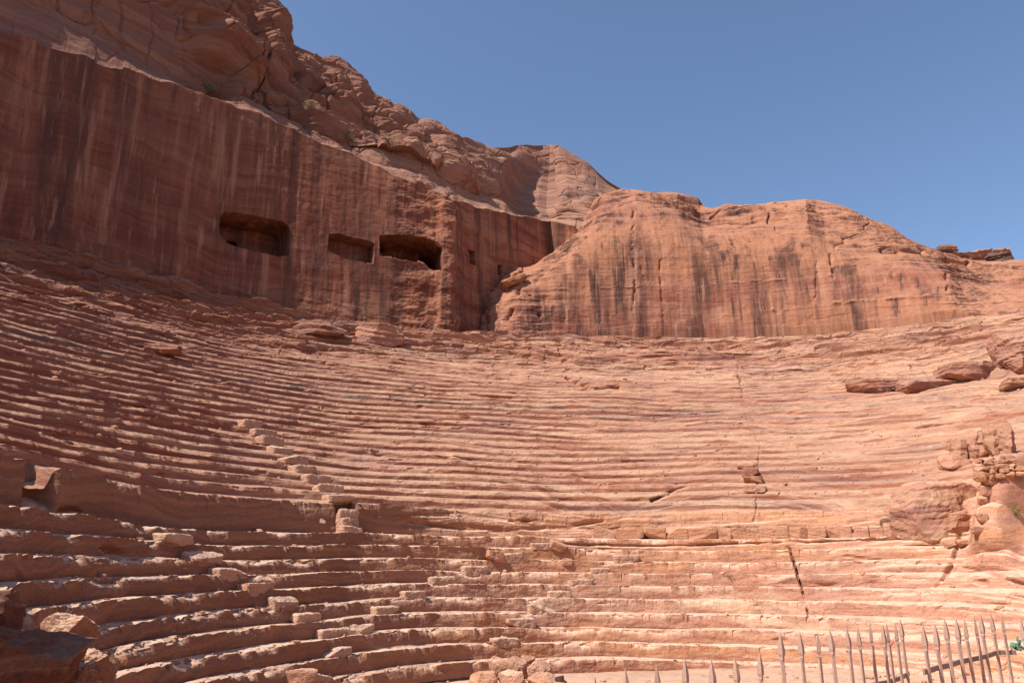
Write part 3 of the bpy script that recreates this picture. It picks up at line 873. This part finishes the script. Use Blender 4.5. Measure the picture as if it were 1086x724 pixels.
boulder(404, 362, 50, 24, 626, 'brown overhanging boulder at the foot of the shaded cliff, left of the corner', cuts=7, sub=5, boxy=.4, bedz=.08)
boulder(340, 352, 60, 18, 627, 'sunlit pale ledge rock at the foot of the shaded cliff', 'ledge_rock', cuts=7, sub=5, boxy=.6, bedz=.10, mat='cap')
boulder(170, 372, 40, 14, 628, 'small sunlit crag at the head of the shaded upper seats', 'ledge_rock', cuts=7, sub=5, boxy=.5, bedz=.08, mat='seat')

# the west end of the seats
p = at_depth(8, 724, 11.0); p.z -= .3
rock('outcrop', (p.x - .55, p.y, p.z - .25), (1.2, 1.2, 1.3), 641, 'dark shaded outcrop filling the lower left corner', 'rock', None, 'cornershade', (.1, .35, .4), sub=6, cuts=18, boxy=.6, bedz=.05, rough=.16)
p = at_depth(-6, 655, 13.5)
rock('outcrop', (p.x - .2, p.y, p.z - .2), (.7, .9, .75), 642, 'rounded rock shoulder at the left edge above the dark corner outcrop', 'rock', None, 'cornershade', (.1, .3, .2), sub=5, cuts=8, boxy=.3, bedz=.04)
p = at_depth(78, 712, 12.6)
rock('broken_seat', (p.x, p.y, p.z - .2), (.55, .55, .65), 643, 'broken seat end with a pale sunlit top beside the dark corner outcrop', 'rock', None, 'low', (.05, .1, .5), sub=6, cuts=16, boxy=1.2, bedz=.03, rough=.15)
p = at_depth(70, 668, 13.6)
rock('broken_seat', (p.x, p.y, p.z - .15), (.5, .6, .42), 644, 'square shoulder of a broken seat above and behind the pale-topped one', 'rock', None, 'low', (.05, .05, .3), sub=6, cuts=16, boxy=1.2, bedz=.03, rough=.15)

def debris():
    rnd = np.random.RandomState(12)
    bm = bmesh.new(); bmesh.ops.create_icosphere(bm, subdivisions=1, radius=1)
    sv_ = np.array([v.co[:] for v in bm.verts]); sf = np.array([[v.index for v in f.verts] for f in bm.faces]); bm.free()
    nz = _tw[1:-1, 2:, 2] - _tw[1:-1, :-2, 2]
    rr = np.hypot(_tw[1:-1, 2:, 0] - CX, _tw[1:-1, 2:, 1] - CY) - np.hypot(_tw[1:-1, :-2, 0] - CX, _tw[1:-1, :-2, 1] - CY)
    flat = np.argwhere((np.abs(nz) < .35 * np.abs(rr)) & (_tw[1:-1, 1:-1, 1] > 8) & (_tx[1:-1, 1:-1] > -20) & (_tx[1:-1, 1:-1] < 1110))
    pick = flat[rnd.randint(0, len(flat), 900)]
    V, Fc, n = [], [], 0
    for (i, j) in pick:
        c = _tw[i + 1, j + 1]
        r_ = .018 + .07 * rnd.rand() ** 5 + .0004 * c[1]
        q = np.sign(sv_) * np.abs(sv_) ** .7 * (1 + .35 * rnd.randn(len(sv_), 1)) * np.array([r_ * rnd.uniform(.8, 1.6), r_ * rnd.uniform(.8, 1.6), r_ * .7])
        V.append(q + c + np.array([0, 0, r_ * .3])); Fc.append(sf + n); n += len(sv_)
    for k_ in range(500):
        a_, d_ = rnd.uniform(-.1, .75), rnd.uniform(20, 29)
        x_, y_ = a_ * d_, d_
        if hypot(x_ - CX, y_ - CY) > 12: continue
        r_ = .02 + .07 * rnd.rand() ** 3
        q = sv_ * (1 + .2 * rnd.randn(len(sv_), 1)) * np.array([r_ * 1.3, r_, r_ * .7])
        V.append(q + np.array([x_, y_, -.98 + .3 * float(smooth(4, 12, x_)) + r_ * .3])); Fc.append(sf + n); n += len(sv_)
    o = link('gravel', mesh_np('gravel', np.concatenate(V), np.concatenate(Fc)), M['block'])
    tag(o, 'small chips of stone lying about the worn seats and the floor', 'gravel', kind='stuff')
debris()

# far crags on the skyline
for i, (x, y, w_, h_, lab, mt, dd) in enumerate([
    (1050, 287, 60, 24, 'far pale dome with a dark broken crest on the right skyline', 'rightcap', 90), (1064, 280, 28, 15, 'dark broken crest on the far dome at right', 'dark', 88),
    (998, 275, 30, 10, 'dark crag strip on the skyline right of the sunlit cliff', 'dark', 80), (1020, 278, 26, 12, 'second dark crag on the skyline, left of the far dome', 'boulder', 80), (1008, 274, 18, 16, 'pale crag between the dark ones on the right skyline', 'rightcap', 82)]):
    boulder(x, y, w_, h_, 660 + i, lab, 'crag', 'crag', None, foot=at_depth(x, y, dd), cuts=9, sub=5, boxy=.4, bedz=.3, mat=mt, sink=.1)
# the overhanging nose on the sunlit cliff
boulder(541, 303, 32, 9, 670, 'rounded overhanging nose of red rock on the left shoulder of the sunlit cliff', 'rock_nose', 'rock', None, foot=cliff_at(542, 302, True) + Vector((0, -.6, 0)), cuts=5, sub=5, boxy=.3, bedz=.05, mat='rightwall', rot=(0, -.38, 0), sink=.1, deep=.8)
# the railing: pickets with spear heads
def picket_meshes(h):
    bm = bmesh.new()
    bmesh.ops.create_cube(bm, size=1)
    for v in bm.verts: v.co = (v.co.x * .017, v.co.y * .010, (v.co.z + .5) * (h - .11))
    bmesh.ops.bevel(bm, geom=bm.edges[:], offset=.002, segments=1, affect='EDGES')
    me = bpy.data.meshes.new('bar'); bm.to_mesh(me); bm.free()
    bm = bmesh.new()
    ring = [(0, .009, .006), (.008, .013, .009), (.014, .010, .007), (.028, .0165, .010), (.055, .0155, .0085), (.085, .009, .005), (.116, .0012, .001)]
    loops = []
    for z, a, b in ring:
        loops.append([bm.verts.new((a, 0, z)), bm.verts.new((0, b, z)), bm.verts.new((-a, 0, z)), bm.verts.new((0, -b, z))])
    for A_, B_ in zip(loops, loops[1:]):
        for q in range(4): bm.faces.new((A_[q], A_[(q + 1) % 4], B_[(q + 1) % 4], B_[q]))
    bm.faces.new(loops[0][::-1]); bm.faces.new(loops[-1])
    mh = bpy.data.meshes.new('spearhead'); bm.to_mesh(mh); bm.free()
    return me, mh
def strip(name, pts, hgt, thk, mat, parent):
    bm = bmesh.new()
    rings = []
    for i, p in enumerate(pts):
        q0, q1 = pts[max(0, i - 1)], pts[min(len(pts) - 1, i + 1)]
        d = Vector((q1.x - q0.x, q1.y - q0.y, 0)).normalized()
        n = Vector((-d.y, d.x, 0)) * thk / 2
        u = Vector((0, 0, hgt / 2))
        rings.append([bm.verts.new(p + n + u), bm.verts.new(p - n + u), bm.verts.new(p - n - u), bm.verts.new(p + n - u)])
    for a, b in zip(rings, rings[1:]):
        for q in range(4): bm.faces.new((a[q], a[(q + 1) % 4], b[(q + 1) % 4], b[q]))
    bm.faces.new(rings[0][::-1]); bm.faces.new(rings[-1])
    bmesh.ops.recalc_face_normals(bm, faces=bm.faces[:])
    return bm_obj(name, bm, mat, parent)
def fence(name, label, tips, drop, rail_drop, gz, seed):
    rnd = random.Random(seed)
    pts = [at_height(x, y, EYE - drop) for x, y in tips]
    root = empty(name, (pts[0].x, pts[0].y, gz))
    tag(root, label, 'railing')
    h = EYE - drop - gz
    mb, mh = picket_meshes(h)
    off = Vector((pts[0].x, pts[0].y, gz))
    for i, p in enumerate(pts):
        q0, q1 = pts[max(0, i - 1)], pts[min(len(pts) - 1, i + 1)]
        rz = atan2(q1.y - q0.y, q1.x - q0.x)
        jit = rnd.uniform(-.012, .012)
        o = bpy.data.objects.new('picket', mb); COL.objects.link(o); o.parent = root
        if not mb.materials: mb.materials.append(M['iron']); mh.materials.append(M['iron'])
        o.location = (p.x - off.x, p.y - off.y, jit)
        o.rotation_euler = (rnd.uniform(-.006, .006), rnd.uniform(-.006, .006), rz * .35 + rnd.uniform(-.3, .3))
        s_ = bpy.data.objects.new('spearhead', mh); COL.objects.link(s_); s_.parent = o
        s_.location = (0, 0, h - .116)
        s_.rotation_euler = (0, rnd.uniform(-.04, .04), rnd.uniform(-.2, .2))
    a = (pts[1] - pts[0]).normalized() * .06; b = (pts[-1] - pts[-2]).normalized() * .06
    line = [pts[0] - a] + pts + [pts[-1] + b]
    for dz in (rail_drop, h - .15):
        strip('rail', [Vector((p.x - off.x, p.y - off.y + .012, h - dz)) for p in line], .022, .009, M['darkiron'], root)
    return root
GZ = .95
fence('spiked_railing', 'low run of spear-topped railing at left, only its spearheads and bar tops in view', [(629, 714), (664, 709), (698, 705), (728, 700), (756, 697), (781, 695), (804, 693)], .35, .34, GZ, 1)
fence('spiked_railing', 'middle run of rusty spear-topped railing whose pickets bunch together as it turns away', [(828, 673), (848, 671), (866, 669), (882, 667), (897, 664), (910, 663), (921, 662), (933, 661), (940, 660), (947, 659), (955, 657)], .27, .29, GZ, 2)
FR = fence('spiked_railing', 'right run of rusty spear-topped railing with a dark upper rail and a green tie', [(978, 660), (990, 658), (1001, 657), (1012, 655), (1022, 654), (1032, 653), (1041, 652), (1051, 650), (1060, 650)], .222, .20, GZ, 3)
fence('spiked_railing', 'short end run of spear-topped railing cut off by the right edge', [(1084, 655), (1096, 654), (1108, 653), (1119, 652)], .222, .22, GZ, 4)

def ribbon():
    p = at_height(1076, 684, EYE - .222 - .19)
    p = at_depth(1074, 684, 4.6)
    bm = bmesh.new()
    rnd = random.Random(4)
    def tail(dirx, dz, n, wid):
        a = Vector((0, 0, 0)); prev = None
        for i in range(n):
            f = i / (n - 1)
            c = Vector((dirx * f, .02 * sin(f * 9), dz * f + .012 * sin(f * 7 + dirx * 30)))
            w_ = Vector((.004 * sin(f * 8), .012 * cos(f * 5), wid * (.6 + .5 * sin(f * 3))))
            cur = (bm.verts.new(c + w_), bm.verts.new(c - w_))
            if prev: bm.faces.new((prev[0], prev[1], cur[1], cur[0]))
            prev = cur
    tail(.07, -.025, 12, .007); tail(.06, .012, 12, .008); tail(-.03, -.03, 8, .008); tail(.05, .035, 10, .009)
    r = bmesh.ops.create_icosphere(bm, subdivisions=2, radius=.012)
    for v in r['verts']: v.co.x *= 1.3; v.co.z *= .9; v.co += Vector((rnd.uniform(-.003, .003),) * 3)
    o = bm_obj('ribbon', bm, M['ribbon'])
    o.location = p
    md = o.modifiers.new('thickness', 'SOLIDIFY'); md.thickness = .0015
    tag(o, 'green plastic tie knotted to the end of the dark upper rail', 'ribbon')
ribbon()

def bush(loc, size, label, seed, leaf='leaf', n=420, name='shrub'):
    rnd = random.Random(seed)
    root = empty(name, loc); tag(root, label, 'shrub')
    bs, bl = bmesh.new(), bmesh.new()
    for t_ in range(14):
        d = Vector((rnd.gauss(0, .6), rnd.gauss(0, .6), rnd.uniform(.5, 1.1))).normalized()
        L_ = size * rnd.uniform(.6, 1.05)
        tip = d * L_
        side = d.orthogonal().normalized() * size * .012
        s2 = d.cross(side).normalized() * size * .012
        b_ = [bs.verts.new(side), bs.verts.new(s2), bs.verts.new(-side - s2)]
        tv = bs.verts.new(tip)
        for q in range(3): bs.faces.new((b_[q], b_[(q + 1) % 3], tv))
        for k in range(n // 14):
            c = tip * rnd.uniform(.35, 1.05) + Vector((rnd.gauss(0, 1), rnd.gauss(0, 1), rnd.gauss(0, 1))) * size * .13
            u = Vector((rnd.gauss(0, 1), rnd.gauss(0, 1), rnd.gauss(0, 1))).normalized()
            v = u.orthogonal().normalized()
            a_, w_ = size * rnd.uniform(.05, .10), size * rnd.uniform(.02, .035)
            bl.faces.new([bl.verts.new(c - u * a_), bl.verts.new(c + v * w_), bl.verts.new(c + u * a_), bl.verts.new(c - v * w_)])
    bm_obj('twigs', bs, M['stem'], root); bm_obj('foliage', bl, M[leaf], root)
bush(cliff_at(420, 160), 1.5, 'yellow-green shrub rooted in the crack of the bluff above the chambers', 1, n=700)
bush(cliff_at(222, 98), 1.1, 'dry brownish shrub on the bench above the shaded cliff', 2, 'dryleaf')
bush(cliff_at(327, 116), .9, 'small dry tuft high on the craggy bluff', 3, 'dryleaf')
bush(cliff_at(374, 150), .8, 'small dry tuft on the bench between the taller shrubs', 4, 'dryleaf')
bush(surf_at(1079, 545), .45, 'green weed growing on the rock rib at the right edge', 5, 'leaf', 300)
bush(surf_at(772, 612), .3, 'tiny dry weed on the lower right seats', 6, 'dryleaf', 200)

p = Vector((-9.7, 9.1, 1.9))  # unseen pier added to cast shade on the lower left corner rocks
rock('outcrop', p, (1.9, 1.7, 4.8), 645, 'unseen rock pier added beyond the left edge to shade the dark corner outcrop', 'rock', None, 'low', (.0, .05, .3), sub=5, cuts=2, boxy=.8, bedz=.06)

def canyon_side():
    """the other side of the valley, behind the path"""
    ni, nj = 220, 60
    a = np.linspace(radians(150), radians(402), ni)[:, None]
    u = np.linspace(0, 1, nj)[None, :]
    R = 62 + 26 * u + 8 * fbm(np.cos(a) * 2 + 0 * u, np.sin(a) * 2, 0 * u, 3, 901)
    H = (34 + 12 * fbm(np.cos(a) * 2.5, np.sin(a) * 2.5, 0 * a, 3, 902)) * smooth(radians(150), radians(185), a) * smooth(radians(402), radians(372), a)
    Z = -1.5 + H * (1 - (1 - u) ** 1.7)
    X, Y = 2 + R * np.cos(a), -2 + R * np.sin(a)
    d = 1.6 * fbm(X * .12, Y * .12, Z * .2, 4, 903) + .8 * ledges(X, Y, Z, 904, 2.2)
    P = np.stack([X + d * np.cos(a), Y + d * np.sin(a), Z], -1)
    o = link('hill', mesh_np('hill', P, grid_quads(ni, nj)), M['wall'])
    tag(o, 'rocky side of the valley behind the path', 'hill', kind='structure')
canyon_side()

# ------------------------------------------------------------------ sky, sun, camera
w = bpy.data.worlds.new('World'); S.world = w; w.use_nodes = True
nt = w.node_tree; nt.nodes.clear()
SUN_AZ = Vector((-.84, -.54)).normalized(); SUN_EL = radians(52)
sky = nt.nodes.new('ShaderNodeTexSky'); sky.sky_type = 'NISHITA'; sky.sun_disc = False
sky.sun_elevation = SUN_EL
sky.sun_rotation = atan2(SUN_AZ.x, SUN_AZ.y)
sky.altitude = 900; sky.air_density = 1.0; sky.dust_density = 1.3; sky.ozone_density = 2.6
bg = nt.nodes.new('ShaderNodeBackground'); bg.inputs[1].default_value = .13
wo = nt.nodes.new('ShaderNodeOutputWorld')
nt.links.new(sky.outputs[0], bg.inputs[0]); nt.links.new(bg.outputs[0], wo.inputs[0])

sl = bpy.data.lights.new('sun', 'SUN'); sl.energy = 5.0; sl.angle = radians(.5); sl.color = (1, .95, .87)
so = bpy.data.objects.new('sun', sl); COL.objects.link(so)
sv = Vector((SUN_AZ.x * cos(SUN_EL), SUN_AZ.y * cos(SUN_EL), sin(SUN_EL)))
so.rotation_euler = sv.to_track_quat('Z', 'Y').to_euler()
so.location = (-40, -30, 80)

cam = bpy.data.cameras.new('camera'); co = bpy.data.objects.new('camera', cam); COL.objects.link(co)
cam.sensor_width = 36; cam.sensor_fit = 'HORIZONTAL'; cam.lens = 36 * F / 1086
cam.clip_end = 2000; cam.clip_start = .1
co.location = (0, 0, EYE); co.rotation_euler = (pi / 2 + PITCH, 0, 0)
S.camera = co
S.view_settings.view_transform = 'Standard'; S.view_settings.look = 'None'
S.view_settings.exposure = 0.47; S.view_settings.gamma = 1.0
S.render.engine = 'CYCLES'
S.cycles.max_bounces = 6; S.cycles.diffuse_bounces = 3
S.cycles.use_denoising = True
